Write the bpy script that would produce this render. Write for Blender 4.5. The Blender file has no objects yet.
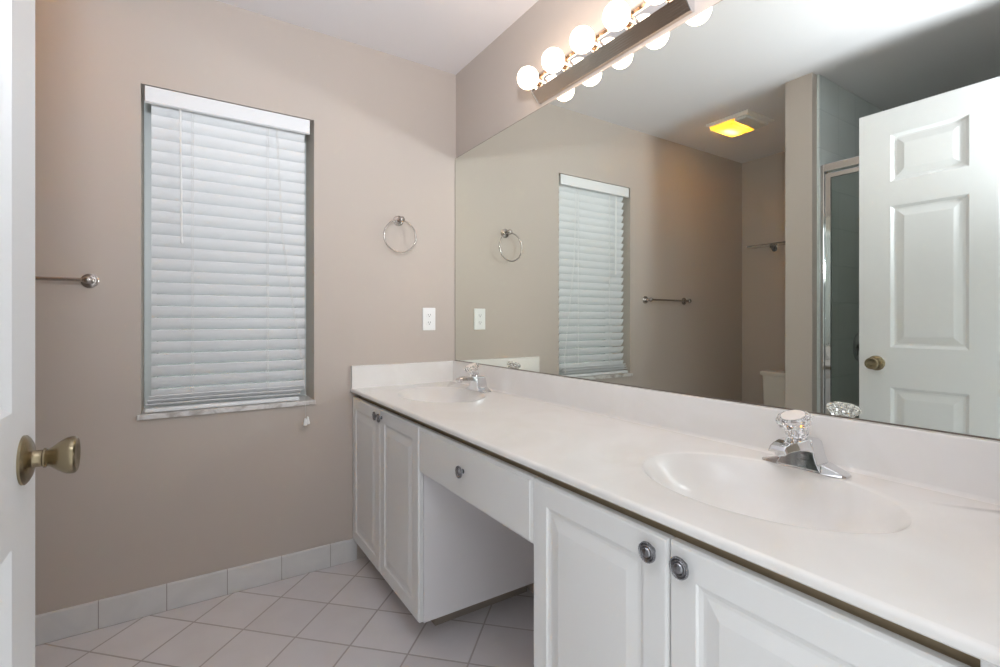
import bpy, bmesh, math, random
from mathutils import Vector, Matrix
random.seed(4)
S = bpy.context.scene
C = S.collection

# ------------------------------------------------------------------ camera
cam_d = bpy.data.cameras.new('camera'); cam = bpy.data.objects.new('camera', cam_d); C.objects.link(cam)
F_PX, HOR = 487.6, 320.45
cam_d.sensor_width = 36; cam_d.lens = F_PX / 1000 * 36; cam_d.clip_start = 0.01
cam_d.shift_y = -(333.5 - HOR) / 1000
cam.location = (-1.214, -2.306, 1.131)
cam.rotation_euler = (math.radians(90), 0, math.radians(-33.05))
S.camera = cam

# ------------------------------------------------------------------ light and exposure
S.view_settings.view_transform = 'Standard'; S.view_settings.look = 'None'
S.view_settings.gamma = 1; S.view_settings.use_curve_mapping = False
S.view_settings.exposure = 0.92
S.cycles.use_denoising = True
S.cycles.max_bounces = 12; S.cycles.diffuse_bounces = 6; S.cycles.glossy_bounces = 8; S.cycles.transmission_bounces = 12
S.cycles.sample_clamp_indirect = 0
S.cycles.blur_glossy = 0.0
S.cycles.use_guiding = True; S.cycles.use_surface_guiding = True; S.cycles.guiding_training_samples = 24
W = bpy.data.worlds.new('world'); S.world = W; W.use_nodes = True
W.node_tree.nodes['Background'].inputs[0].default_value = (0.86, 0.90, 0.92, 1)
W.node_tree.nodes['Background'].inputs[1].default_value = 0.75
# the photographer's strobe on a stand in the doorway, head tilted up
fl = bpy.data.lights.new('strobe', 'SPOT'); fl.energy = 72; fl.color = (0.87, 0.915, 1.0); fl.shadow_soft_size = 0.09
fl.spot_size = math.radians(178); fl.spot_blend = 1.0
flo = bpy.data.objects.new('strobe', fl); C.objects.link(flo); flo.location = (-1.255, -2.42, 1.68)
flo.rotation_euler = (Vector((0.38, 0.8, 1.15))).to_track_quat('-Z', 'Y').to_euler()
BULB, LENS = 5.6, 38.0

# ------------------------------------------------------------------ materials
def mat(name, col, rough=0.5, metal=0.0, emit=0, ecol=None, trans=0, ior=1.45, bump=None, coat=0, spec=None, var=None):
    m = bpy.data.materials.new(name); m.use_nodes = True; nt = m.node_tree; b = nt.nodes['Principled BSDF']
    b.inputs['Base Color'].default_value = (*col, 1); b.inputs['Roughness'].default_value = rough
    b.inputs['Metallic'].default_value = metal; b.inputs['Transmission Weight'].default_value = trans; b.inputs['IOR'].default_value = ior
    b.inputs['Coat Weight'].default_value = coat
    if spec is not None: b.inputs['Specular IOR Level'].default_value = spec
    if emit: b.inputs['Emission Color'].default_value = (*(ecol or col), 1); b.inputs['Emission Strength'].default_value = emit
    if bump or var:
        tc = nt.nodes.new('ShaderNodeTexCoord')
    if bump:
        sc, st = bump
        n = nt.nodes.new('ShaderNodeTexNoise'); n.inputs['Scale'].default_value = sc; n.inputs['Detail'].default_value = 3
        bp = nt.nodes.new('ShaderNodeBump'); bp.inputs['Strength'].default_value = st; bp.inputs['Distance'].default_value = 0.002
        nt.links.new(tc.outputs['Object'], n.inputs['Vector']); nt.links.new(n.outputs['Fac'], bp.inputs['Height']); nt.links.new(bp.outputs['Normal'], b.inputs['Normal'])
    if var:
        sc, c2, lo, hi = var
        n = nt.nodes.new('ShaderNodeTexNoise'); n.inputs['Scale'].default_value = sc; n.inputs['Detail'].default_value = 4; n.inputs['Distortion'].default_value = 1.5
        r = nt.nodes.new('ShaderNodeValToRGB'); r.color_ramp.elements[0].position = lo; r.color_ramp.elements[1].position = hi
        r.color_ramp.elements[0].color = (*col, 1); r.color_ramp.elements[1].color = (*c2, 1)
        nt.links.new(tc.outputs['Object'], n.inputs['Vector']); nt.links.new(n.outputs['Fac'], r.inputs[0]); nt.links.new(r.outputs[0], b.inputs['Base Color'])
    return m

def tile_mat(name, col, c2, grout, pitch, axes, u0, v0, gw=0.004, rough=0.35):
    """square ceramic tiles with recessed grout; axes = two direction vectors in object space"""
    m = mat(name, col, rough); nt = m.node_tree; b = nt.nodes['Principled BSDF']; N = nt.nodes.new; L = nt.links.new
    tc = N('ShaderNodeTexCoord'); ds = []; cells = []
    for ax, o in zip(axes, (u0, v0)):
        d = N('ShaderNodeVectorMath'); d.operation = 'DOT_PRODUCT'; L(tc.outputs['Object'], d.inputs[0]); d.inputs[1].default_value = ax
        s = N('ShaderNodeMath'); s.operation = 'SUBTRACT'; L(d.outputs['Value'], s.inputs[0]); s.inputs[1].default_value = o
        q = N('ShaderNodeMath'); q.operation = 'DIVIDE'; L(s.outputs[0], q.inputs[0]); q.inputs[1].default_value = pitch
        f = N('ShaderNodeMath'); f.operation = 'FLOOR'; L(q.outputs[0], f.inputs[0]); cells.append(f)
        p = N('ShaderNodeMath'); p.operation = 'PINGPONG'; L(q.outputs[0], p.inputs[0]); p.inputs[1].default_value = 0.5; ds.append(p)
    mn = N('ShaderNodeMath'); mn.operation = 'MINIMUM'; L(ds[0].outputs[0], mn.inputs[0]); L(ds[1].outputs[0], mn.inputs[1])
    mr = N('ShaderNodeMapRange'); mr.interpolation_type = 'SMOOTHSTEP'; L(mn.outputs[0], mr.inputs['Value'])
    mr.inputs['From Min'].default_value = gw * 0.35 / pitch; mr.inputs['From Max'].default_value = gw * 0.75 / pitch
    cv = N('ShaderNodeCombineXYZ'); L(cells[0].outputs[0], cv.inputs[0]); L(cells[1].outputs[0], cv.inputs[1])
    wn = N('ShaderNodeTexWhiteNoise'); wn.noise_dimensions = '3D'; L(cv.outputs[0], wn.inputs['Vector'])
    no = N('ShaderNodeTexNoise'); no.inputs['Scale'].default_value = 9; no.inputs['Detail'].default_value = 5; L(tc.outputs['Object'], no.inputs['Vector'])
    ad = N('ShaderNodeMath'); ad.operation = 'MULTIPLY_ADD'; L(wn.outputs['Value'], ad.inputs[0]); ad.inputs[1].default_value = 0.5; L(no.outputs['Fac'], ad.inputs[2])
    r = N('ShaderNodeValToRGB'); r.color_ramp.elements[0].position = 0.4; r.color_ramp.elements[1].position = 1.1 if False else 1.0
    r.color_ramp.elements[0].color = (*col, 1); r.color_ramp.elements[1].color = (*c2, 1); L(ad.outputs[0], r.inputs[0])
    mx = N('ShaderNodeMix'); mx.data_type = 'RGBA'; L(mr.outputs['Result'], mx.inputs['Factor']); mx.inputs['A'].default_value = (*grout, 1); L(r.outputs[0], mx.inputs['B'])
    L(mx.outputs['Result'], b.inputs['Base Color'])
    rr = N('ShaderNodeMapRange'); L(mr.outputs['Result'], rr.inputs['Value']); rr.inputs['To Min'].default_value = 0.85; rr.inputs['To Max'].default_value = rough; L(rr.outputs['Result'], b.inputs['Roughness'])
    bp = N('ShaderNodeBump'); bp.inputs['Strength'].default_value = 0.6; bp.inputs['Distance'].default_value = 0.002; L(mr.outputs['Result'], bp.inputs['Height']); L(bp.outputs['Normal'], b.inputs['Normal'])
    return m

Q = 1 / math.sqrt(2)
M = dict(
    wall=mat('beige_wall_paint', (0.525, 0.462, 0.412), 0.6, bump=(260, 0.12), spec=0.3),
    ceiling=mat('white_ceiling_paint', (0.82, 0.80, 0.815), 0.8, bump=(180, 0.15), spec=0.2),
    white=mat('white_door_paint', (0.73, 0.735, 0.74), 0.33, bump=(90, 0.06)),
    cabinet=mat('white_cabinet_foil', (0.80, 0.80, 0.79), 0.3),
    carcass=mat('cabinet_side_laminate', (0.82, 0.80, 0.81), 0.4),
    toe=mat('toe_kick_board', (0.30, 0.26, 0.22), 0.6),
    marble=mat('cultured_marble', (0.76, 0.74, 0.71), 0.24, coat=0.15, var=(3.5, (0.80, 0.785, 0.765), 0.35, 0.65)),
    mirror=mat('mirror_silver', (0.83, 0.865, 0.81), 0.0, 1.0),
    channel=mat('mirror_channel', (0.22, 0.19, 0.16), 0.4, 0.6),
    chrome=mat('chrome', (0.74, 0.74, 0.75), 0.06, 1.0),
    nickel=mat('satin_nickel', (0.50, 0.46, 0.43), 0.22, 1.0),
    brushed=mat('brushed_nickel_strip', (0.62, 0.53, 0.45), 0.13, 1.0),
    brass=mat('antique_brass', (0.29, 0.235, 0.15), 0.26, 1.0, bump=(40, 0.1)),
    pewter=mat('dark_pewter', (0.30, 0.30, 0.315), 0.27, 0.95),
    dark=mat('dark_recess', (0.03, 0.03, 0.03), 0.6),
    bulb=mat('glowing_globe', (1, 0.93, 0.82), 0.3, emit=BULB, ecol=(1.0, 0.80, 0.62)),
    lens=mat('lit_lamp_tube', (1, 0.8, 0.45), 0.4, emit=LENS, ecol=(1.0, 0.82, 0.34)),
    plastic=mat('white_plastic', (0.85, 0.85, 0.84), 0.35),
    slat=mat('white_faux_wood_slat', (0.80, 0.81, 0.82), 0.42),
    cord=mat('white_cord', (0.72, 0.71, 0.69), 0.8),
    vinyl=mat('white_window_vinyl', (0.68, 0.72, 0.71), 0.4),
    sill=mat('marble_sill', (0.70, 0.68, 0.66), 0.3, var=(14, (0.42, 0.38, 0.35), 0.5, 0.72)),
    glass=mat('clear_glass', (0.95, 0.98, 0.97), 0.0, trans=1.0, ior=1.45),
    acrylic=mat('clear_acrylic', (0.98, 0.97, 0.97), 0.02, trans=1.0, ior=1.49),
    pink=mat('knob_cap', (0.86, 0.80, 0.75), 0.3),
    porcelain=mat('porcelain', (0.80, 0.78, 0.74), 0.12, coat=0.3),
    amber=mat('amber_lens', (1.0, 0.66, 0.22), 0.5),
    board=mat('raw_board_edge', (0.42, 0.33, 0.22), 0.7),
    dimming=mat('daylight_dimming_glass', (0.30, 0.33, 0.32), 0.0, trans=1.0, ior=1.45),  # grey put into the glass to darken the daylight between the slats
    pane=mat('shower_glass', (0.92, 0.94, 0.89), 0.03, trans=1.0, ior=1.1),
    floor=tile_mat('floor_tile', (0.67, 0.645, 0.655), (0.74, 0.715, 0.725), (0.47, 0.43, 0.42), 0.2135, ((Q, Q, 0), (Q, -Q, 0)), -0.724, -0.3027, 0.0055),
    base=mat('skirting_tile', (0.68, 0.67, 0.66), 0.3, var=(7, (0.63, 0.62, 0.615), 0.4, 0.7)),
    grout=mat('grout', (0.36, 0.33, 0.31), 0.9),
    showertile=tile_mat('shower_tile', (0.62, 0.66, 0.65), (0.66, 0.70, 0.69), (0.58, 0.62, 0.61), 0.205, ((1, 0, 0), (0, 0, 1)), 0, 0, 0.004),
    showertile2=tile_mat('shower_tile_side', (0.62, 0.66, 0.65), (0.66, 0.70, 0.69), (0.58, 0.62, 0.61), 0.205, ((0, 1, 0), (0, 0, 1)), 0, 0, 0.004),
)

_nt = M['amber'].node_tree; _o = _nt.nodes['Material Output']
_t = _nt.nodes.new('ShaderNodeBsdfTranslucent'); _t.inputs[0].default_value = (1.0, 0.56, 0.12, 1)
_m = _nt.nodes.new('ShaderNodeMixShader'); _m.inputs[0].default_value = 0.75
_nt.links.new(_nt.nodes['Principled BSDF'].outputs[0], _m.inputs[1]); _nt.links.new(_t.outputs[0], _m.inputs[2]); _nt.links.new(_m.outputs[0], _o.inputs['Surface'])

# ------------------------------------------------------------------ helpers
class MB:
    def __init__(s): s.bm = bmesh.new()
    def box(s, x0, x1, y0, y1, z0, z1):
        v = [s.bm.verts.new((x, y, z)) for x in (x0, x1) for y in (y0, y1) for z in (z0, z1)]
        for q in ((0,1,3,2),(4,6,7,5),(0,4,5,1),(2,3,7,6),(0,2,6,4),(1,5,7,3)): s.bm.faces.new([v[i] for i in q])
        return s
    def loft(s, rings, cap0=True, cap1=True, closed=False):
        R = [[s.bm.verts.new(p) for p in r] for r in rings]; n = len(R[0])
        pairs = list(zip(R, R[1:])) + ([(R[-1], R[0])] if closed else [])
        for a, b in pairs:
            for i in range(n): s.bm.faces.new((a[i], a[(i+1) % n], b[(i+1) % n], b[i]))
        if not closed:
            if cap0: s.bm.faces.new(R[0][::-1])
            if cap1: s.bm.faces.new(R[-1])
        return s
    def lathe(s, o, axis, prof, n=32):
        """prof = [(distance along axis, radius)]"""
        a = Vector(axis).normalized(); u = a.orthogonal().normalized(); w = a.cross(u); o = Vector(o)
        s.loft([[o + a*h + (u*math.cos(2*math.pi*i/n) + w*math.sin(2*math.pi*i/n))*max(r, 1e-5) for i in range(n)] for h, r in prof]); return s
    def tube(s, pts, r, n=10, closed=False):
        pts = [Vector(p) for p in pts]; k = len(pts); rings = []; up = None
        for i, p in enumerate(pts):
            if closed: t = (pts[(i+1) % k] - pts[i-1]).normalized()
            else: t = (pts[min(i+1, k-1)] - pts[max(i-1, 0)]).normalized()
            if up is None: up = t.orthogonal().normalized()
            up = (up - t*up.dot(t)).normalized(); w = t.cross(up); rr = r[i] if isinstance(r, (list, tuple)) else r
            rings.append([p + (up*math.cos(2*math.pi*j/n) + w*math.sin(2*math.pi*j/n))*rr for j in range(n)])
        s.loft(rings, closed=closed); return s
    def prism(s, poly, axis, a, b):
        """poly in the plane of the two other axes, in x,y,z order"""
        def P(p, t):
            l = list(p); l.insert(axis, t); return l
        s.loft([[P(p, a) for p in poly], [P(p, b) for p in poly]]); return s
    def build(s, name, m, parent=None, smooth=None, bevel=0, seg=2, origin=None):
        bm = s.bm; bmesh.ops.remove_doubles(bm, verts=bm.verts, dist=1e-6); bmesh.ops.recalc_face_normals(bm, faces=bm.faces)
        if origin is None:
            if parent is None and bm.verts:
                xs = [v.co for v in bm.verts]
                origin = Vector(((min(c.x for c in xs)+max(c.x for c in xs))/2, (min(c.y for c in xs)+max(c.y for c in xs))/2, min(c.z for c in xs)))
                if m in (M['floor'], M['showertile'], M['showertile2']): origin = Vector((0, 0, 0))
            else: origin = Vector((0, 0, 0))
        bmesh.ops.translate(bm, verts=bm.verts, vec=-Vector(origin))
        me = bpy.data.meshes.new(name); bm.to_mesh(me); bm.free(); me.materials.append(m)
        o = bpy.data.objects.new(name, me); C.objects.link(o)
        if bevel:
            md = o.modifiers.new('bevel', 'BEVEL'); md.width = bevel; md.segments = seg; md.limit_method = 'ANGLE'; md.angle_limit = math.radians(40)
            md.harden_normals = False
        if smooth is not None:
            for p in me.polygons: p.use_smooth = True
            me.set_sharp_from_angle(angle=math.radians(smooth))
        o.location = origin
        if parent is not None: o.parent = parent
        return o
BASE = {}
def thing(name, label, cat, loc, group=None):
    o = bpy.data.objects.new(name, None); C.objects.link(o); o.location = loc; o.empty_display_size = 0.1
    o['label'] = label; o['category'] = cat
    if group: o['group'] = group
    return o
def tag(o, label, cat, group=None):
    o['label'] = label; o['category'] = cat
    if group: o['group'] = group
    return o
def under(mb, loc):
    """shift a mesh drawn in world coordinates into the frame of a thing standing at loc"""
    bmesh.ops.translate(mb.bm, verts=mb.bm.verts, vec=-Vector(loc)); return mb
def struct(name, mb, m, **k):
    o = mb.build(name, m, **k); o['kind'] = 'structure'; return o
def label(o, t): o['label'] = t; return o

H = 2.44
XL, XP, YP1, YP2, YF = -2.691, -1.568, -0.912, -1.048, -2.19
XW = 0.006                                   # plaster behind the mirror

# ------------------------------------------------------------------ room shell
WX0, WX1, WZ0, WZ1 = -1.348, -0.716, 0.772, 2.036
mb = MB(); T = 0.23
mb.box(XL-0.12, WX0, 0, T, 0, H).box(WX1, XW+0.12, 0, T, 0, H).box(WX0, WX1, 0, T, 0, WZ0-0.02).box(WX0, WX1, 0, T, WZ1, H)
struct('wall_back', mb, M['wall'])
struct('wall_right', MB().box(XW, XW+0.12, YF-0.12, 0, 0, H), M['wall'])
struct('wall_left', MB().box(XL-0.12, XL, YP1-0.07, 0, 0, H), M['wall'])
DX0, DX1, DZ = -1.392, -0.570, 2.075
mb = MB(); mb.box(XL-0.12, DX0-0.018, YF-0.12, YF, 0, H).box(DX1+0.018, XW, YF-0.12, YF, 0, H).box(DX0-0.018, DX1+0.018, YF-0.12, YF, DZ+0.018, H)
struct('wall_front', mb, M['wall'])
struct('wall_partition', MB().box(XL, XP, YP2, YP1, 0, H), M['wall'])
struct('floor', MB().box(XL-0.12, XW+0.12, YF-0.12, T, -0.1, 0), M['floor'])
struct('ceiling', MB().box(XL-0.12, XW+0.12, YF-0.12, T, H, H+0.1), M['ceiling'])
# doorway lining
mb = MB(); mb.box(DX0-0.018, DX0, YF-0.12, YF, 0, DZ).box(DX1, DX1+0.018, YF-0.12, YF, 0, DZ).box(DX0-0.018, DX1+0.018, YF-0.12, YF, DZ, DZ+0.018)
struct('trim_1', mb, M['white'])
mb = MB(); mb.box(DX0-0.07, DX0-0.008, YF, YF+0.014, 0, DZ+0.07).box(DX0-0.008, DX1, YF, YF+0.014, DZ+0.008, DZ+0.07)
struct('trim_2', mb, M['white'], bevel=0.004)

# tile skirting: one course of cut tiles with grout between
def skirting(name, p0, p1, nrm, joint0, pitch=0.2067, h=0.104, t=0.009):
    p0, p1, nrm = Vector(p0), Vector(p1), Vector(nrm); L = (p1-p0).length; d = (p1-p0)/L; mb = MB()
    js = [joint0 + k*pitch for k in range(-30, 31)]; js = [0] + [j for j in js if 0.004 < j < L-0.004] + [L]
    for a, b in zip(js, js[1:]):
        a2, b2 = a+(0.0015 if a else 0), b-(0.0015 if b < L else 0)
        prof = [(0, 0.002), (t, 0.002), (t, h-0.004), (t-0.003, h), (0, h)]
        mb.loft([[tuple(p0 + d*q + nrm*u + Vector((0, 0, w))) for u, w in prof] for q in (a2, b2)])
    gp = [(0, 0), (t-0.002, 0), (t-0.002, h-0.003), (0, h-0.003)]
    o = struct(name, mb, M['base'])
    g = MB(); g.loft([[tuple(p0 + d*q + nrm*u + Vector((0, 0, w)) - o.location) for u, w in gp] for q in (0.001, L-0.001)])
    g.build('grout', M['grout'], o)
    return o
skirting('baseboard_back', (XL, 0, 0), (-0.525, 0, 0), (0, -1, 0), (-1.473-XL) % 0.2067)
skirting('baseboard_left', (XL, YP1+0.01, 0), (XL, -0.01, 0), (1, 0, 0), 0.08)
skirting('baseboard_partition', (XL+0.01, YP1, 0), (XP, YP1, 0), (0, 1, 0), 0.06)
skirting('baseboard_right', (XW, -1.41, 0), (XW, -0.773, 0), (-1, 0, 0), 0.12)

# ------------------------------------------------------------------ window
wl = Vector(((WX0+WX1)/2, 0.11, WZ0))
mb = MB(); fw = 0.042; y0, y1 = 0.165, 0.225
zm = (WZ0+WZ1)/2
mb.box(WX0, WX0+fw, y0, y1, WZ0, WZ1).box(WX1-fw, WX1, y0, y1, WZ0, WZ1).box(WX0+fw, WX1-fw, y0, y1, WZ0, WZ0+0.05).box(WX0+fw, WX1-fw, y0, y1, WZ1-0.04, WZ1)
mb.box(WX0+fw, WX1-fw, y0+0.01, y1-0.01, zm-0.022, zm+0.022)
win = struct('window_1', mb, M['vinyl'], bevel=0.004)
g = MB(); g.box(WX0+fw, WX1-fw, 0.193, 0.197, WZ0+0.05, zm-0.022).box(WX0+fw, WX1-fw, 0.199, 0.203, zm+0.022, WZ1-0.04)
under(g, win.location).build('window_pane', M['dimming'], win)
s_ = MB(); s_.box(WX0-0.012, WX1+0.004, -0.014, 0.165, WZ0-0.020, WZ0)
under(s_, win.location).build('window_sill', M['sill'], win, bevel=0.003)

# ------------------------------------------------------------------ window blind
BL = Vector((-1.032, 0.04, WZ0+0.001))
blind = thing('window_blind', 'white slatted window blind with wide valance hanging in the window recess', 'window blind', BL)
VX0, VX1 = WX0+0.012, WX1-0.018
mb = MB(); zt = WZ1-0.003
mb.prism([(0.002, zt), (0.002, zt-0.058), (-0.003, zt-0.061), (0.006, zt-0.066), (0.012, zt-0.064), (0.012, zt)], 0, VX0, VX1)
under(mb, BL).build('valance', M['slat'], blind, bevel=0.0015)
mb = MB(); mb.box(VX0+0.012, VX1-0.012, 0.022, 0.07, zt-0.045, zt-0.002)
under(mb, BL).build('headrail', M['plastic'], blind, bevel=0.002)
SX0, SX1 = WX0+0.031, WX1-0.033
YS = 0.046
def slat(mb, zc, tilt, yc=YS, sag=0.0, x0=SX0, x1=SX1, dz=0.0):
    n = 6; w = 0.0500; th = 0.0026; ca, sa = math.cos(tilt), math.sin(tilt); rings = []
    for x, zo in ((x0, 0), ((x0*2+x1)/3, sag), ((x0+x1*2)/3, sag), (x1, dz)):
        top = []; bot = []
        for i in range(n+1):
            t = -1 + 2*i/n; crown = 0.0038*(1-t*t)
            for lst, hh in ((top, crown+th/2), (bot, crown-th/2)):
                # t=-1 is the room-side edge; tilt lifts it
                yy = (w/2*t)*ca + hh*(-sa); zz = -(w/2*t)*sa*1.0
                # local frame: along (ca,-sa), normal (-sa,-ca) pointing to the room and down
                nx, nz = -sa, -ca
                lst.append((x, yc + (w/2*t)*ca + hh*nx, zc + zo - (w/2*t)*sa + hh*nz))
        rings.append(top + bot[::-1])
    mb.loft(rings)
mb = MB(); pitch = 0.0468; tl = math.radians(59.5)
zs = zt-0.072; k = 0
while zs - k*pitch > WZ0+0.062:
    slat(mb, zs - k*pitch, tl + random.uniform(-0.02, 0.02), YS + random.uniform(-0.0008, 0.0008)); k += 1
for i in range(3):
    slat(mb, WZ0+0.030+0.010*i, math.radians(10+12*i), YS-0.008+0.002*i, sag=0.001*i, x0=SX0-0.018+0.005*i, x1=SX1-0.024+0.006*i, dz=0.003*(i-1))
under(mb, BL).build('slats', M['slat'], blind, smooth=35)
mb = MB(); mb.box(SX0-0.020, SX1-0.026, YS-0.036, YS+0.014, WZ0+0.002, WZ0+0.018)
under(mb, BL).build('bottom_rail', M['slat'], blind, bevel=0.004)
for cx in (-1.183, -0.906):
    mb = MB()
    for yy in (YS-0.0265+0.012, YS+0.0265-0.012):
        mb.tube([(cx, yy, zt-0.06), (cx, yy, WZ0+0.01)], 0.0008, 6)
    mb.tube([(cx+0.006, YS-0.016, zt-0.06), (cx+0.006, YS-0.016, WZ0+0.01)], 0.0008, 6)
    under(mb, BL).build('ladder_cord', M['cord'], blind)
mb = MB(); mb.tube([(-1.222, 0.012, zt-0.062), (-1.222, 0.010, zt-0.075), (-1.217, 0.008, 1.45)], [0.002, 0.0038, 0.0038], 6)
mb.lathe((-1.217, 0.008, 1.452), (0, 0, -1), [(0, 0.0038), (0.004, 0.0052), (0.012, 0.0052), (0.016, 0.003)], 12)
under(mb, BL).build('tilt_wand', M['plastic'], blind)
lift = MB()
for dx in (0, 0.005):
    lift.tube([(-0.872+dx, 0.012, zt-0.065), (-0.85+dx, 0.008, 1.5), (-0.80+dx, 0.004, 1.15), (-0.762+dx*0.6, -0.002, 0.90), (-0.757, -0.016, 0.79), (-0.757, -0.020, 0.695)], 0.0009, 6)
lc = under(lift, BL).build('lift_cord', M['cord'], blind)
mb = MB()
for dx, dz in ((0, 0), (0.011, 0.006)):
    mb.lathe((-0.759+dx, -0.021, 0.698+dz), (0, 0, -1), [(0, 0.002), (0.006, 0.0045), (0.024, 0.0085), (0.032, 0.0095), (0.035, 0.006), (0.0355, 0.0005)], 14)
under(mb, BL).build('tassel', M['plastic'], lc, smooth=50)

# ------------------------------------------------------------------ six panel door, open
W_, DH0, DH1 = 0.835, 0.012, 2.062
DXF, DY = -1.397, -1.326
def nested(bm_, place, u0, u1, v0, v1, prof):
    """nested rectangle loops: prof = [(inset, depth)]"""
    prev = None
    for ins, d in prof:
        r = [bm_.verts.new(place(*c, d)) for c in ((u0+ins, v0+ins), (u1-ins, v0+ins), (u1-ins, v1-ins), (u0+ins, v1-ins))]
        if prev:
            for i in range(4): bm_.faces.new((prev[i], prev[(i+1) % 4], r[(i+1) % 4], r[i]))
        prev = r
    bm_.faces.new(prev)
def panel_slab(mb, place, us, vs, panels, prof, thick, both=True):
    for side in ((0, 1), (thick, -1)) if both else ((0, 1),):
        base, sg = side
        pl = lambda u, v, d, base=base, sg=sg: place(u, v, base + sg*d)
        for i in range(len(us)-1):
            for j in range(len(vs)-1):
                if (i, j) in panels: nested(mb.bm, pl, us[i], us[i+1], vs[j], vs[j+1], prof)
                else: mb.bm.faces.new([mb.bm.verts.new(pl(u, v, 0)) for u, v in ((us[i], vs[j]), (us[i+1], vs[j]), (us[i+1], vs[j+1]), (us[i], vs[j+1]))])
    # edges
    def strip(pts):
        for a, b in zip(pts, pts[1:]):
            mb.bm.faces.new([mb.bm.verts.new(p) for p in (place(*a, 0), place(*b, 0), place(*b, thick), place(*a, thick))])
    strip([(u, vs[0]) for u in us]); strip([(u, vs[-1]) for u in us]); strip([(us[0], v) for v in vs]); strip([(us[-1], v) for v in vs])
mb = MB()
place = lambda u, v, d: (DXF - d, DY - u, v)     # face towards the mirror at d=0
us = [0, 0.118, 0.375, 0.460, 0.717, W_]; vs = [DH0, 0.24, 0.838, 1.012, 1.634, 1.742, 1.948, DH1]
panel_slab(mb, place, us, vs, {(i, j) for i in (1, 3) for j in (1, 3, 5)}, [(0, 0), (0.004, 0.003), (0.012, 0.0095), (0.020, 0.010), (0.046, 0.003), (0.050, 0.0025)], 0.035)
door = struct('door_1', mb, M['white'])
def knob_set(side):
    x = DXF if side > 0 else DXF-0.035
    c = (x, DY-0.066, 0.940)
    mb = MB(); mb.lathe(c, (side, 0, 0), [(0, 0.0335), (0.003, 0.0335), (0.006, 0.030), (0.009, 0.024), (0.0105, 0.013), (0.013, 0.0115), (0.020, 0.0115), (0.0215, 0.0135), (0.0235, 0.0135), (0.025, 0.0115), (0.029, 0.0135), (0.037, 0.0200), (0.045, 0.0250), (0.051, 0.0262), (0.055, 0.0255), (0.0572, 0.0225), (0.0565, 0.018), (0.0547, 0.014), (0.0547, 0.0001)], 40)
    return under(mb, door.location).build('door_knob', M['brass'], door, smooth=40)
k1 = knob_set(1); knob_set(-1)
mb = MB(); mb.box(DXF+0.0100, DXF+0.0120, DY-0.066-0.0118, DY-0.066-0.0108, 0.938, 0.942)
under(mb, door.location).build('privacy_slot', M['dark'], door)
for z in (0.25, 1.05, 1.85):
    mb = MB(); mb.lathe((DXF-0.004, DY-W_-0.006, z), (0, 0, 1), [(0, 0.006), (0.09, 0.006)], 12); mb.box(DXF-0.035, DXF-0.004, DY-W_-0.003, DY-W_, z, z+0.09)
    under(mb, door.location).build('hinge', M['brass'], door)

# ------------------------------------------------------------------ vanity
CT, CB = 0.8115, 0.7945
FX = -0.545                                        # face of doors
def cab_knob(mbk, y, z):
    mbk.lathe((FX, y, z), (-1, 0, 0), [(0, 0.0065), (0.0015, 0.007), (0.003, 0.005), (0.008, 0.0048), (0.010, 0.008), (0.0115, 0.0160), (0.0135, 0.0176), (0.0155, 0.0173), (0.0165, 0.0150), (0.0153, 0.0138), (0.0172, 0.0126), (0.0172, 0.0104), (0.0160, 0.0094), (0.0188, 0.0076), (0.0200, 0.005), (0.0206, 0.0003)], 32)
def rope_ring(mbk, y, z):
    n = 28
    for i in range(n):
        a = 2*math.pi*i/n
        mbk.lathe((FX-0.0160, y+0.0161*math.cos(a), z+0.0161*math.sin(a)), (-1, 0, 0), [(-0.0012, 0.0011), (0.0010, 0.0013), (0.0017, 0.0004)], 6)
PROF_C = [(0, 0.006), (0.0035, 0.0008), (0.006, 0), (0.050, 0), (0.053, 0.0035), (0.060, 0.0055), (0.066, 0.0050), (0.086, 0.0008), (0.090, 0)]
def cab_door(y0, y1, z0, z1, kn, par, loc):
    mb = MB(); place = lambda u, v, d: (FX + d, u, v)
    nested(mb.bm, place, y0, y1, z0, z1, PROF_C)
    # sides and back
    r0 = [place(*c, 0.006) for c in ((y0, z0), (y1, z0), (y1, z1), (y0, z1))]; r1 = [(FX+0.0185, *p[1:]) for p in r0]
    mb.loft([r0, r1], cap0=False)
    d = under(mb, loc).build('door', M['cabinet'], par)
    kb = MB(); cab_knob(kb, *kn); rope_ring(kb, *kn)
    under(kb, loc).build('knob', M['pewter'], d, smooth=30)
    return d
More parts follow.
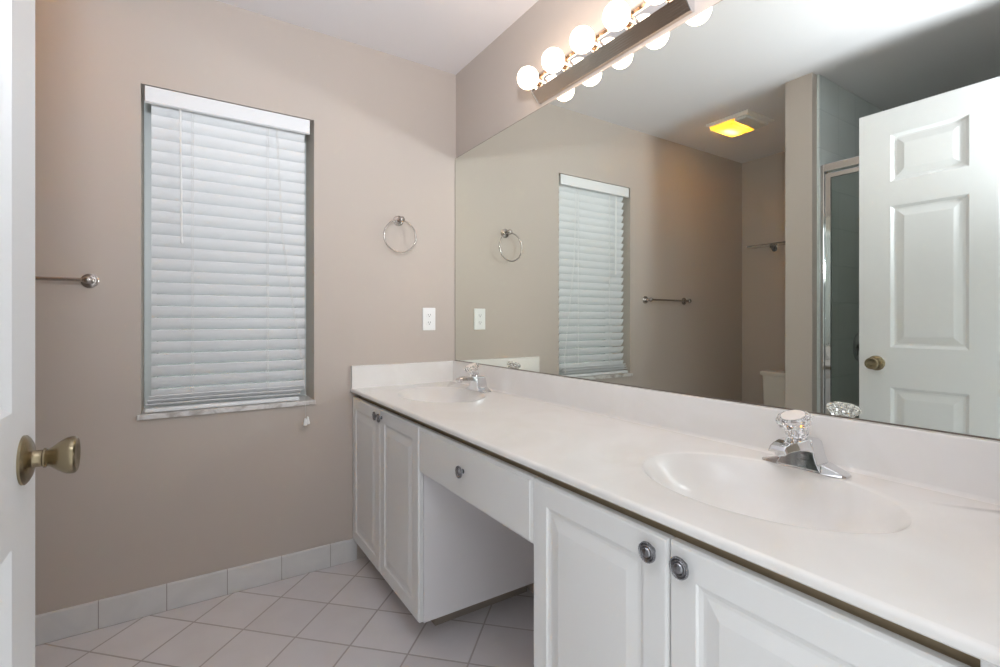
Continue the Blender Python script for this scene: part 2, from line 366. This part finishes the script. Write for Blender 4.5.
def cabinet(lab, ya, yb, doors, filler=None, ka=0.0, kb=0.0):
    loc = Vector(((-0.525)/2, (ya+yb)/2, 0))
    t = thing('vanity_cabinet', lab, 'cabinet', loc)
    mb = MB(); th = 0.016
    mb.box(-0.525, -0.004, ya, ya+th, 0.1, 0.74).box(-0.525, -0.004, yb-th, yb, 0.1, 0.74).box(-0.525, -0.004, ya+th, yb-th, 0.1, 0.118).box(-0.016, -0.004, ya+th, yb-th, 0.118, 0.74)
    mb.box(-0.525, -0.507, (doors[0][0]+doors[1][1])/2-0.02, (doors[0][0]+doors[1][1])/2+0.02, 0.118, 0.74)
    under(mb, loc).build('carcass', M['carcass'], t)
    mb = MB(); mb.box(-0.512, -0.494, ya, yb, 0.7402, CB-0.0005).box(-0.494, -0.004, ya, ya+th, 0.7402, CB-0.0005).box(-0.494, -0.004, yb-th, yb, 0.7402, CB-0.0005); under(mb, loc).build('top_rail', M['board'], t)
    mb = MB(); mb.box(-0.431, -0.413, ya+ka, yb-kb, 0, 0.0995).box(-0.413, -0.01, ya+ka, ya+ka+0.016, 0, 0.0995).box(-0.413, -0.01, yb-kb-0.016, yb-kb, 0, 0.0995)
    under(mb, loc).build('toe_kick', M['toe'], t)
    for (a, b, ky) in doors: cab_door(a, b, 0.104, 0.771, (ky, 0.741), t, loc)
    if filler:
        mb = MB(); mb.box(FX, -0.525, filler[0], filler[1], 0.1, CB); under(mb, loc).build('filler_strip', M['cabinet'], t, bevel=0.001)
    return t
cabinet('white two-door vanity cabinet in the corner beside the window wall', -0.772, -0.002, [(-0.384, -0.005, -0.384+0.026), (-0.770, -0.387, -0.387-0.022)], ka=0.11)
cabinet('white two-door vanity cabinet nearest the camera, below the near sink', -2.186, -1.412, [(-1.783, -1.414, -1.783+0.030), (-2.155, -1.786, -1.786-0.030)], (-2.184, -2.159), kb=0.11)
loc = Vector((-0.26, -1.092, 0.617))
kd = thing('vanity_desk_unit', 'white apron unit with one wide drawer spanning the open knee space', 'drawer unit', loc)
mb = MB(); mb.box(-0.525, -0.06, -1.395, -1.379, 0.635, 0.755).box(-0.525, -0.06, -0.805, -0.789, 0.635, 0.755).box(-0.525, -0.06, -1.379, -0.805, 0.635, 0.645).box(-0.07, -0.06, -1.379, -0.805, 0.645, 0.755)
under(mb, loc).build('drawer_box', M['carcass'], kd)
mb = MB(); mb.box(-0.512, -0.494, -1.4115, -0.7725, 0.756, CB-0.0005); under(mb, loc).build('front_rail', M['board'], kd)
mb = MB(); place = lambda u, v, d: (FX + d, u, v); a = (-1.4105, -0.7735, 0.617, 0.771)
nested(mb.bm, place, *a, [(0, 0.007), (0.002, 0.0045), (0.008, 0.002), (0.009, 0.0), (0.012, 0)])
r0 = [place(*c, 0.007) for c in ((a[0], a[2]), (a[1], a[2]), (a[1], a[3]), (a[0], a[3]))]; mb.loft([r0, [(FX+0.0195, *p[1:]) for p in r0]], cap0=False)
df = under(mb, loc).build('drawer_front', M['cabinet'], kd)
kb = MB(); cab_knob(kb, -1.086, 0.702); rope_ring(kb, -1.086, 0.702); under(kb, loc).build('knob', M['pewter'], df, smooth=30)

# countertop with two moulded bowls
CX0, CX1, CY0, CY1 = -0.5555, -0.002, YF+0.002, -0.001
loc = Vector((-0.28, -1.1, CB+0.0005))
top = thing('countertop', 'long white cultured marble vanity countertop with two moulded oval sinks', 'countertop', loc)
SINKS = [(-0.272, -0.387), (-0.272, -1.778)]
RX, RY = 0.176, 0.242
mb = MB(); NS = 96
def ell(cx, cy, a, rx, ry, z): return (cx + rx*math.cos(a), cy + ry*math.sin(a), z)
def rect_pt(cx, cy, a, x0, x1, y0, y1, z):
    dx, dy = math.cos(a)*RX, math.sin(a)*RY; ts = []
    if dx > 1e-9: ts.append((x1-cx)/dx)
    if dx < -1e-9: ts.append((x0-cx)/dx)
    if dy > 1e-9: ts.append((y1-cy)/dy)
    if dy < -1e-9: ts.append((y0-cy)/dy)
    t = min(ts); return (cx+dx*t, cy+dy*t, z)
ym = -1.0825; XF = CX0+0.009
for (cx, cy), (ya, yb) in zip(SINKS, ((ym, CY1), (CY0, ym))):
    # angles, with the rectangle's corners included so that it is exact
    angs = [2*math.pi*i/NS for i in range(NS)]
    for xx in (XF, CX1):
        for yy in (ya, yb):
            ac = math.atan2((yy-cy)/RY, (xx-cx)/RX) % (2*math.pi)
            i = min(range(len(angs)), key=lambda k: abs(angs[k]-ac)); angs[i] = ac
    angs.sort()
    rings = [[rect_pt(cx, cy, a_, XF, CX1, ya, yb, CT) for a_ in angs]]
    for s_f, dz in ((1.07, 0), (1.012, 0), (1.0, -0.0005), (0.985, -0.0025)):
        rings.append([ell(cx, cy, a_, RX*s_f, RY*s_f, CT+dz) for a_ in angs])
    R = [[mb.bm.verts.new(p) for p in r] for r in rings]
    for A, B in zip(R, R[1:]):
        for i in range(len(angs)): mb.bm.faces.new((A[i], A[(i+1) % len(angs)], B[(i+1) % len(angs)], B[i]))
# rounded front edge and underside
fr = [(XF, CT), (XF-0.004, CT-0.0006), (CX0+0.002, CT-0.0028), (CX0+0.0004, CT-0.006), (CX0, CT-0.009), (CX0, CB+0.004), (CX0+0.003, CB+0.001), (CX0+0.03, CB+0.001)]
for yy0, yy1 in ((CY0, CY1),):
    for p, q in zip(fr, fr[1:]):
        mb.bm.faces.new([mb.bm.verts.new(v) for v in ((p[0], yy0, p[1]), (p[0], yy1, p[1]), (q[0], yy1, q[1]), (q[0], yy0, q[1]))])
for yy in (CY0, CY1):
    mb.bm.faces.new([mb.bm.verts.new((p[0], yy, p[1])) for p in fr] + [mb.bm.verts.new((CX1, yy, CB+0.001)), mb.bm.verts.new((CX1, yy, CT))])
slab = under(mb, loc).build('slab', M['marble'], top, smooth=40)
for (cx, cy) in SINKS:
    mb = MB(); prof = [(0.985, -0.0025), (0.96, -0.0075), (0.92, -0.017), (0.86, -0.034), (0.77, -0.058), (0.63, -0.086), (0.45, -0.108), (0.27, -0.122), (0.13, -0.129)]
    rings = [[ell(cx + 0.02*(1-s_f), cy, 2*math.pi*i/NS, RX*s_f, RY*s_f, CT+dz) for i in range(NS)] for s_f, dz in prof]
    rings += [[ell(cx+0.0174, cy, 2*math.pi*i/NS, 0.018, 0.018, CT-0.1315) for i in range(NS)]]
    mb.loft(rings, cap0=False, cap1=False)
    outer = [[ell(cx + 0.02*(1-s_f), cy, 2*math.pi*i/NS, RX*s_f+0.006, RY*s_f+0.006, CT+dz-0.008) for i in range(NS)] for s_f, dz in prof[1:]]
    mb.loft(outer, cap0=False, cap1=True)
    bowl = under(mb, loc).build('sink_bowl', M['marble'], top, smooth=60)
    # keep the inside facing up
    mb = MB(); mb.lathe((cx+0.0174, cy, CT-0.1335), (0, 0, 1), [(0, 0.023), (0.0035, 0.023), (0.0045, 0.021), (0.003, 0.017), (0.003, 0.014), (0.006, 0.013), (0.007, 0.008), (0.0072, 0.0002)], 32)
    under(mb, loc).build('drain', M['chrome'], bowl, smooth=40)
mb = MB(); mb.prism([(-0.002, CT), (-0.034, CT+0.0002), (-0.026, CT+0.002), (-0.022, CT+0.008), (-0.021, 0.914), (-0.018, 0.9176), (-0.002, 0.9176)], 1, CY0, CY1)
under(mb, loc).build('backsplash', M['marble'], top, smooth=50)
mb = MB(); mb.prism([(-0.001, CT), (-0.020, CT), (-0.020, 0.915), (-0.017, 0.9176), (-0.001, 0.9176)], 0, CX0+0.004, -0.020)
under(mb, loc).build('side_splash', M['marble'], top)

# faucets
def faucet(lab, cx, cy):
    loc = Vector((cx, cy, CT+0.0005)); t = thing('faucet', lab, 'faucet', loc, 'vanity faucets')
    mb = MB()   # deck plate with tapering wings
    def sec(y, hx, z): return [(-hx, y, 0), (hx, y, 0), (hx*0.8, y, z), (-hx*0.8, y, z)]
    mb.loft([sec(*a) for a in ((-0.086, 0.013, 0.003), (-0.080, 0.021, 0.006), (-0.044, 0.0275, 0.018), (0.044, 0.0275, 0.018), (0.080, 0.021, 0.006), (0.086, 0.013, 0.003))])
    mb.build('deck_plate', M['chrome'], t, bevel=0.0015)
    mb = MB()   # body sweeping up from the wings
    secs = []
    for z, hy_, x0, x1 in ((0.004, 0.046, -0.030, 0.027), (0.012, 0.041, -0.0285, 0.026), (0.022, 0.036, -0.027, 0.025), (0.034, 0.032, -0.0255, 0.024), (0.048, 0.029, -0.024, 0.023), (0.060, 0.027, -0.0235, 0.021), (0.066, 0.022, -0.020, 0.016)):
        secs.append([(x0, -hy_, z), (x1, -hy_, z), (x1, hy_, z), (x0, hy_, z)])
    mb.loft(secs)
    mb.build('body', M['chrome'], t, bevel=0.002)
    mb = MB()   # flat spout
    sp = [(-0.020, 0.031, 0.040, 0.0665), (-0.045, 0.030, 0.048, 0.0675), (-0.070, 0.027, 0.051, 0.067), (-0.092, 0.0235, 0.051, 0.065), (-0.107, 0.021, 0.049, 0.061), (-0.112, 0.020, 0.048, 0.054)]
    mb.loft([[(x, -h, a), (x, -h*0.72, b), (x, h*0.72, b), (x, h, a)] for x, h, a, b in sp])
    s = mb.build('spout', M['chrome'], t, bevel=0.0015)
    mb = MB(); mb.lathe((-0.097, 0, 0.053), (0, 0, -1), [(0, 0.011), (0.010, 0.011), (0.012, 0.009), (0.011, 0.007)], 20)
    mb.build('aerator', M['chrome'], s, smooth=40)
    ax = Vector((-0.36, 0.05, 1)).normalized(); o = Vector((-0.019, 0.002, 0.064))
    mb = MB(); mb.lathe(o, ax, [(0, 0.017), (0.006, 0.016), (0.008, 0.012), (0.012, 0.009)], 24)
    mb.build('collar', M['chrome'], t, smooth=40)
    mb = MB(); ob = o + ax*0.010; n = 24; u = ax.orthogonal().normalized(); w = ax.cross(u); rings = []
    for h, r, fl_ in ((-0.004, 0.0185, 0), (0, 0.0205, 0.04), (0.016, 0.0215, 0.07), (0.022, 0.0235, 0.07), (0.029, 0.0315, 0.06), (0.037, 0.0340, 0.04), (0.043, 0.0320, 0.02), (0.0455, 0.027, 0)):
        rings.append([ob + ax*h + (u*math.cos(2*math.pi*i/n) + w*math.sin(2*math.pi*i/n))*r*(1+(fl_ if i % 2 else -fl_)) for i in range(n)])
    mb.loft(rings)
    kn = mb.build('knob', M['acrylic'], t); label(kn, 'clear faceted acrylic knob')
    mb = MB(); mb.lathe(ob + ax*0.0458, ax, [(0, 0.0235), (0.0012, 0.023), (0.0018, 0.021), (0.0020, 0.0002)], 28)
    mb.build('knob_cap', M['pink'], kn, smooth=40)
    mb = MB(); mb.lathe(ob + ax*0.001, ax, [(0, 0.006), (0.020, 0.006), (0.021, 0.004)], 16)
    mb.build('stem', M['chrome'], kn, smooth=40)
    return t
f1 = faucet('chrome faucet with clear acrylic knob on the far sink, beside the window wall', -0.082, -0.387)
f2 = faucet('chrome faucet with large clear acrylic knob on the near sink', -0.082, -1.778)

# ------------------------------------------------------------------ wall mirror
mir = thing('wall_mirror', 'large frameless wall mirror spanning the wall above the vanity backsplash', 'mirror', (0, -1.1, 0.9185))
mb = MB(); mb.box(0, XW-0.0005, YF+0.006, -0.004, 0.9195+0.0013, 1.990)
under(mb, mir.location).build('glass', M['mirror'], mir)
mb = MB(); mb.box(-0.002, XW-0.0005, YF+0.006, -0.002, 0.9182, 0.9207).box(0.0005, XW-0.0005, YF+0.006, -0.002, 1.9905, 1.9925).box(-0.0005, XW-0.0005, -0.0035, -0.001, 0.9225, 1.9905)
under(mb, mir.location).build('edge_channel', M['channel'], mir)

# ------------------------------------------------------------------ vanity light bar
LB = Vector((XW, -1.088, 2.068))
bar = thing('vanity_light', 'nickel light bar of glowing round globe bulbs above the mirror', 'light fixture', LB)
YB0, YB1 = -1.446, -0.736
zc = 2.070
def facet(sg):
    half = [(XW, 0.060), (-0.008, 0.060)]
    a0, a1 = Vector((-0.010, 0.058)), Vector((-0.040, 0.026)); n = 6
    for i in range(n):
        p = a0 + (a1-a0)*(i/n); q = a0 + (a1-a0)*((i+0.72)/n)
        half += [tuple(p), tuple(q), tuple(q + Vector((0.0026, 0.0022)))]
    half += [(-0.041, 0.024), (-0.030, 0.020), (XW, 0.020)]
    return [(x, zc + sg*z) for x, z in half]
for sg, w in ((-1, 'lower'), (1, 'upper')):
    mb = MB(); mb.prism(facet(sg), 1, YB0+0.004, YB1-0.004)
    under(mb, LB).build('ribbed_strip', M['brushed'], bar)
mb = MB(); mb.box(-0.030, XW, YB0+0.004, YB1-0.004, zc-0.020, zc+0.020)
label(under(mb, LB).build('face_plate', M['chrome'], bar), 'polished chrome front face')
outl = [(XW, zc-0.062), (-0.009, zc-0.062), (-0.043, zc-0.026), (-0.043, zc+0.026), (-0.009, zc+0.062), (XW, zc+0.062)]
for ya, yb in ((YB0, YB0+0.004), (YB1-0.004, YB1)):
    mb = MB(); mb.prism(outl, 1, ya, yb); under(mb, LB).build('end_cap', M['chrome'], bar, bevel=0.0008)
for i in range(5):
    y = -0.780 - i*0.1535; z = 2.071
    mb = MB(); mb.lathe((-0.030, y, z), (-1, 0, 0), [(0, 0.021), (0.002, 0.021), (0.003, 0.0175), (0.022, 0.0175), (0.0225, 0.016)], 28)
    so = under(mb, LB).build('socket', M['brushed'], bar, smooth=40)
    mb = MB(); R_ = 0.0415; cd = 0.0395; prof = [(-0.001, 0.0135), (0.001, 0.0135)]
    for k in range(24):
        th = math.radians(157 - k*157/23); prof.append((cd + R_*math.cos(th), R_*math.sin(th)))
    mb.lathe((-0.0525, y, z), (-1, 0, 0), prof, 36)
    under(mb, LB).build('bulb', M['bulb'], so, smooth=60)

# ------------------------------------------------------------------ towel ring, towel bar, outlet
def ros(x, z, mb):
    mb.lathe((x, 0, z), (0, -1, 0), [(0, 0.026), (0.004, 0.026), (0.005, 0.024), (0.0075, 0.023), (0.0085, 0.0205), (0.0115, 0.019), (0.0125, 0.013), (0.016, 0.0095), (0.030, 0.0085), (0.040, 0.0095), (0.044, 0.0125), (0.050, 0.0145), (0.056, 0.0140), (0.061, 0.0095), (0.063, 0.0005)], 32)
tr = thing('towel_ring', 'satin nickel towel ring on the wall between the window and the mirror', 'towel ring', (-0.318, 0, 1.625))
mb = MB(); ros(-0.318, 1.625, mb); under(mb, tr.location).build('mount', M['nickel'], tr, smooth=40)
mb = MB(); RR = 0.079; c = Vector((-0.326, -0.050, 1.625-RR-0.004))
mb.tube([(c.x + RR*math.cos(2*math.pi*i/64), c.y - 0.006*math.cos(2*math.pi*i/64) , c.z + RR*math.sin(2*math.pi*i/64)) for i in range(64)], 0.0036, 10, closed=True)
under(mb, tr.location).build('ring', M['nickel'], tr, smooth=60)
tb = thing('towel_bar', 'satin nickel towel bar on the wall to the left of the window', 'towel bar', (-1.70, 0, 1.275))
for x in (-1.498, -1.925):
    mb = MB(); ros(x, 1.275, mb); under(mb, tb.location).build('mount', M['nickel'], tb, smooth=40)
mb = MB(); mb.tube([(-1.925, -0.050, 1.275), (-1.498, -0.050, 1.275)], 0.0065, 16); under(mb, tb.location).build('rod', M['nickel'], tb, smooth=40)
ol = thing('wall_outlet', 'white double wall outlet below the towel ring beside the mirror', 'outlet', (-0.1515, 0, 1.138))
mb = MB(); mb.box(-0.1515-0.036, -0.1515+0.036, -0.006, 0, 1.138-0.058, 1.138+0.058); under(mb, ol.location).build('cover_plate', M['plastic'], ol, bevel=0.003)
for dz in (-0.0195, 0.0195):
    mb = MB(); pts = []
    for i in range(24):
        a = 2*math.pi*i/24; pts.append((-0.1515+0.0165*math.cos(a), 1.138+dz+max(-0.0125, min(0.0125, 0.0165*math.sin(a)))))
    mb.prism(pts, 1, -0.0075, -0.0055); rc = under(mb, ol.location).build('receptacle', M['plastic'], ol)
    mb = MB()
    for dx in (-0.006, 0.006): mb.box(-0.1515+dx-0.001, -0.1515+dx+0.001, -0.0079, -0.0072, 1.138+dz-0.001, 1.138+dz+0.007)
    mb.lathe((-0.1515, -0.0072, 1.138+dz-0.006), (0, -1, 0), [(0, 0.0024), (0.0007, 0.0024)], 12)
    under(mb, ol.location).build('slots', M['dark'], rc)
mb = MB(); mb.lathe((-0.1515, -0.006, 1.138), (0, -1, 0), [(0, 0.003), (0.001, 0.0025), (0.0013, 0.0003)], 12); under(mb, ol.location).build('screw', M['plastic'], ol)

# ------------------------------------------------------------------ toilet alcove
fx0, fx1, fy0, fy1 = -2.02, -1.72, -0.615, -0.315
FL = Vector((-1.87, -0.465, H))
fan = thing('ceiling_fan_light', 'square bathroom ceiling vent with a lit amber lens over the toilet', 'ceiling light', FL)
mb = MB(); mb.loft([[(fx0, fy0, H), (fx1, fy0, H), (fx1, fy1, H), (fx0, fy1, H)], [(fx0, fy0, H-0.006), (fx1, fy0, H-0.006), (fx1, fy1, H-0.006), (fx0, fy1, H-0.006)], [(fx0+0.02, fy0+0.02, H-0.016), (fx1-0.02, fy0+0.02, H-0.016), (fx1-0.02, fy1-0.02, H-0.016), (fx0+0.02, fy1-0.02, H-0.016)]])
under(mb, FL).build('housing', M['plastic'], fan)
mb = MB(); ls = fy0+0.115
mb.loft([[(fx0+0.022, ls, H-0.0165), (fx1-0.022, ls, H-0.0165), (fx1-0.022, fy1-0.018, H-0.0165), (fx0+0.022, fy1-0.018, H-0.0165)], [(fx0+0.03, ls+0.008, H-0.036), (fx1-0.03, ls+0.008, H-0.036), (fx1-0.03, fy1-0.028, H-0.036), (fx0+0.03, fy1-0.028, H-0.036)], [(fx0+0.055, ls+0.03, H-0.046), (fx1-0.055, ls+0.03, H-0.046), (fx1-0.055, fy1-0.052, H-0.046), (fx0+0.055, fy1-0.052, H-0.046)]], cap0=False)
ln = under(mb, FL).build('lens', M['amber'], fan)
mb = MB(); mb.tube([(fx0+0.09, (ls+fy1)/2, H-0.030), (fx1-0.09, (ls+fy1)/2, H-0.030)], 0.009, 12); label(under(mb, FL).build('lamp_tube', M['lens'], ln), 'glowing lamp inside the lens')
mb = MB()
for i in range(8):
    y = fy0+0.028+i*0.0105; mb.box(fx0+0.025, fx1-0.025, y, y+0.005, H-0.034+0.0*i, H-0.0165)
under(mb, FL).build('grille', M['plastic'], fan)

TC = Vector((-2.47, -0.468, 0))
toi = thing('toilet', 'white toilet with tank against the wall of the side alcove', 'toilet', TC)
def rrect(cx, cy, hx, hy_, z, r=0.03, n=6):
    p = []
    for sx, sy, a in ((1, 1, 0), (-1, 1, 90), (-1, -1, 180), (1, -1, 270)):
        for i in range(n+1):
            t_ = math.radians(a + 90*i/n); p.append((cx+sx*(hx-r)+r*math.cos(t_), cy+sy*(hy_-r)+r*math.sin(t_), z))
    return p
mb = MB(); mb.loft([rrect(-2.580, -0.468, 0.078+0.002*k, 0.192+0.004*k, z) for k, z in enumerate((0.39, 0.48, 0.60, 0.712))])
under(mb, TC).build('tank', M['porcelain'], toi, smooth=40)
mb = MB(); mb.loft([rrect(-2.580, -0.468, hx, hy_, z) for hx, hy_, z in ((0.092, 0.213, 0.713), (0.096, 0.218, 0.720), (0.096, 0.218, 0.738), (0.090, 0.212, 0.745))])
tk = under(mb, TC).build('tank_lid', M['porcelain'], toi, smooth=40)
def egg(cx, a, b, z, n=40):
    return [(cx + (a*1.15 if math.cos(2*math.pi*i/n) > 0 else a*0.85)*math.cos(2*math.pi*i/n), -0.468 + b*math.sin(2*math.pi*i/n), z) for i in range(n)]
mb = MB(); mb.loft([egg(-2.30, 0.20, 0.11, 0.0), egg(-2.30, 0.19, 0.10, 0.08), egg(-2.28, 0.17, 0.09, 0.18), egg(-2.26, 0.20, 0.14, 0.28), egg(-2.24, 0.235, 0.18, 0.37), egg(-2.24, 0.235, 0.18, 0.385)])
mb.loft([rrect(-2.56, -0.468, 0.10, 0.10, z) for z in (0.30, 0.389)])
under(mb, TC).build('bowl', M['porcelain'], toi, smooth=50)
mb = MB(); mb.loft([egg(-2.24, a, b, z) for a, b, z in ((0.235, 0.183, 0.386), (0.238, 0.186, 0.392), (0.238, 0.186, 0.402), (0.225, 0.175, 0.412), (0.19, 0.145, 0.416))])
under(mb, TC).build('seat_lid', M['porcelain'], toi, smooth=50)
mb = MB(); mb.lathe((-2.495, -0.60, 0.665), (1, 0, 0), [(0, 0.012), (0.010, 0.012), (0.012, 0.008)], 16); mb.tube([(-2.482, -0.60, 0.665), (-2.478, -0.57, 0.662), (-2.478, -0.53, 0.655)], 0.005, 8)
under(mb, TC).build('flush_lever', M['chrome'], toi, smooth=40)

SH = Vector((XL, -0.46, 1.715))
shf = thing('glass_shelf', 'small glass shelf on dark brackets on the alcove wall above the toilet', 'shelf', SH)
mb = MB(); mb.box(XL+0.012, XL+0.125, -0.86, -0.115, 1.713, 1.719); under(mb, SH).build('shelf_glass', M['glass'], shf)
for y in (-0.268, -0.70):
    mb = MB(); mb.lathe((XL, y, 1.695), (1, 0, 0), [(0, 0.022), (0.004, 0.022), (0.006, 0.014), (0.012, 0.010)], 24)
    mb.loft([[(XL+0.008, y-0.008, 1.685), (XL+0.008, y+0.008, 1.685), (XL+0.008, y+0.008, 1.7125), (XL+0.008, y-0.008, 1.7125)], [(XL+0.06, y-0.007, 1.700), (XL+0.06, y+0.007, 1.700), (XL+0.06, y+0.007, 1.7125), (XL+0.06, y-0.007, 1.7125)]])
    under(mb, SH).build('bracket', M['pewter'], shf)
mb = MB(); mb.tube([(XL+0.122, -0.86, 1.722), (XL+0.122, -0.115, 1.722)], 0.003, 8); under(mb, SH).build('guard_rail', M['pewter'], shf)

# ------------------------------------------------------------------ shower
ST = H - 0.001
struct('shower_wall_partition', MB().box(XL+0.012, -1.62, YP2-0.012, YP2, 0.05, ST), M['showertile'])
struct('shower_wall_left', MB().box(XL-0.12, XL, YF, YP1-0.07, 0, H), M['wall'])
struct('shower_wall_back', MB().box(XL, XL+0.012, YF, YP2, 0.05, ST), M['showertile2'])
struct('shower_wall_front', MB().box(XL+0.012, -1.62, YF, YF+0.012, 0.05, ST), M['showertile'])
pan = MB(); pan.box(XL+0.012, -1.70, YF+0.012, YP2-0.012, 0, 0.05).box(-1.70, -1.60, YF+0.001, YP2-0.001, 0, 0.12)
tag(pan.build('shower_pan', M['porcelain'], bevel=0.006), 'white shower pan with raised curb behind the open door', 'shower pan')
SE = Vector((-1.65, -1.62, 0.121))
se = thing('shower_enclosure', 'chrome framed glass shower door behind the open white door', 'shower door', SE)
Y0, Y1 = YF+0.013, YP2-0.001
mb = MB(); mb.box(-1.672, -1.628, Y1-0.030, Y1, 0.1215, 1.955); under(mb, SE).build('side_jamb', M['chrome'], se, bevel=0.003)
mb = MB(); mb.box(-1.672, -1.628, Y0, Y0+0.030, 0.1215, 1.955); under(mb, SE).build('side_jamb', M['chrome'], se, bevel=0.003)
mb = MB(); mb.box(-1.674, -1.626, Y0+0.030, Y1-0.030, 1.915, 1.957); under(mb, SE).build('header', M['chrome'], se, bevel=0.003)
mb = MB(); mb.box(-1.674, -1.626, Y0+0.030, Y1-0.030, 0.1215, 0.150); under(mb, SE).build('track', M['chrome'], se, bevel=0.003)
for (a, b, xx) in ((Y1-0.034, -1.64, -1.640), (-1.60, Y0+0.034, -1.660)):
    y_hi, y_lo = max(a, b), min(a, b)
    mb = MB(); w_ = 0.024
    mb.box(xx-0.008, xx+0.008, y_hi-w_, y_hi, 0.155, 1.905).box(xx-0.008, xx+0.008, y_lo, y_lo+w_, 0.155, 1.905).box(xx-0.008, xx+0.008, y_lo+w_, y_hi-w_, 1.881, 1.905).box(xx-0.008, xx+0.008, y_lo+w_, y_hi-w_, 0.155, 0.180)
    fr_ = under(mb, SE).build('panel_frame', M['chrome'], se, bevel=0.002)
    mb = MB(); mb.box(xx-0.003, xx+0.003, y_lo+w_, y_hi-w_, 0.180, 1.881); under(mb, SE).build('pane', M['pane'], fr_)
SV = Vector((-2.105, YP2-0.012, 0.975))
sv = thing('shower_valve', 'round chrome shower valve on the shower tile behind the glass', 'shower valve', SV)
mb = MB(); mb.lathe((0, 0, 0), (0, -1, 0), [(0, 0.085), (0.004, 0.085), (0.010, 0.075), (0.014, 0.030), (0.040, 0.026), (0.042, 0.020)], 36); mb.build('escutcheon', M['chrome'], sv, smooth=40)
mb = MB(); mb.lathe((0, -0.042, 0), (0, -1, 0), [(0, 0.018), (0.016, 0.022), (0.026, 0.020), (0.028, 0.004)], 24); mb.tube([(0, -0.056, -0.01), (0, -0.06, -0.07)], [0.008, 0.005], 8); mb.build('handle', M['chrome'], sv, smooth=40)
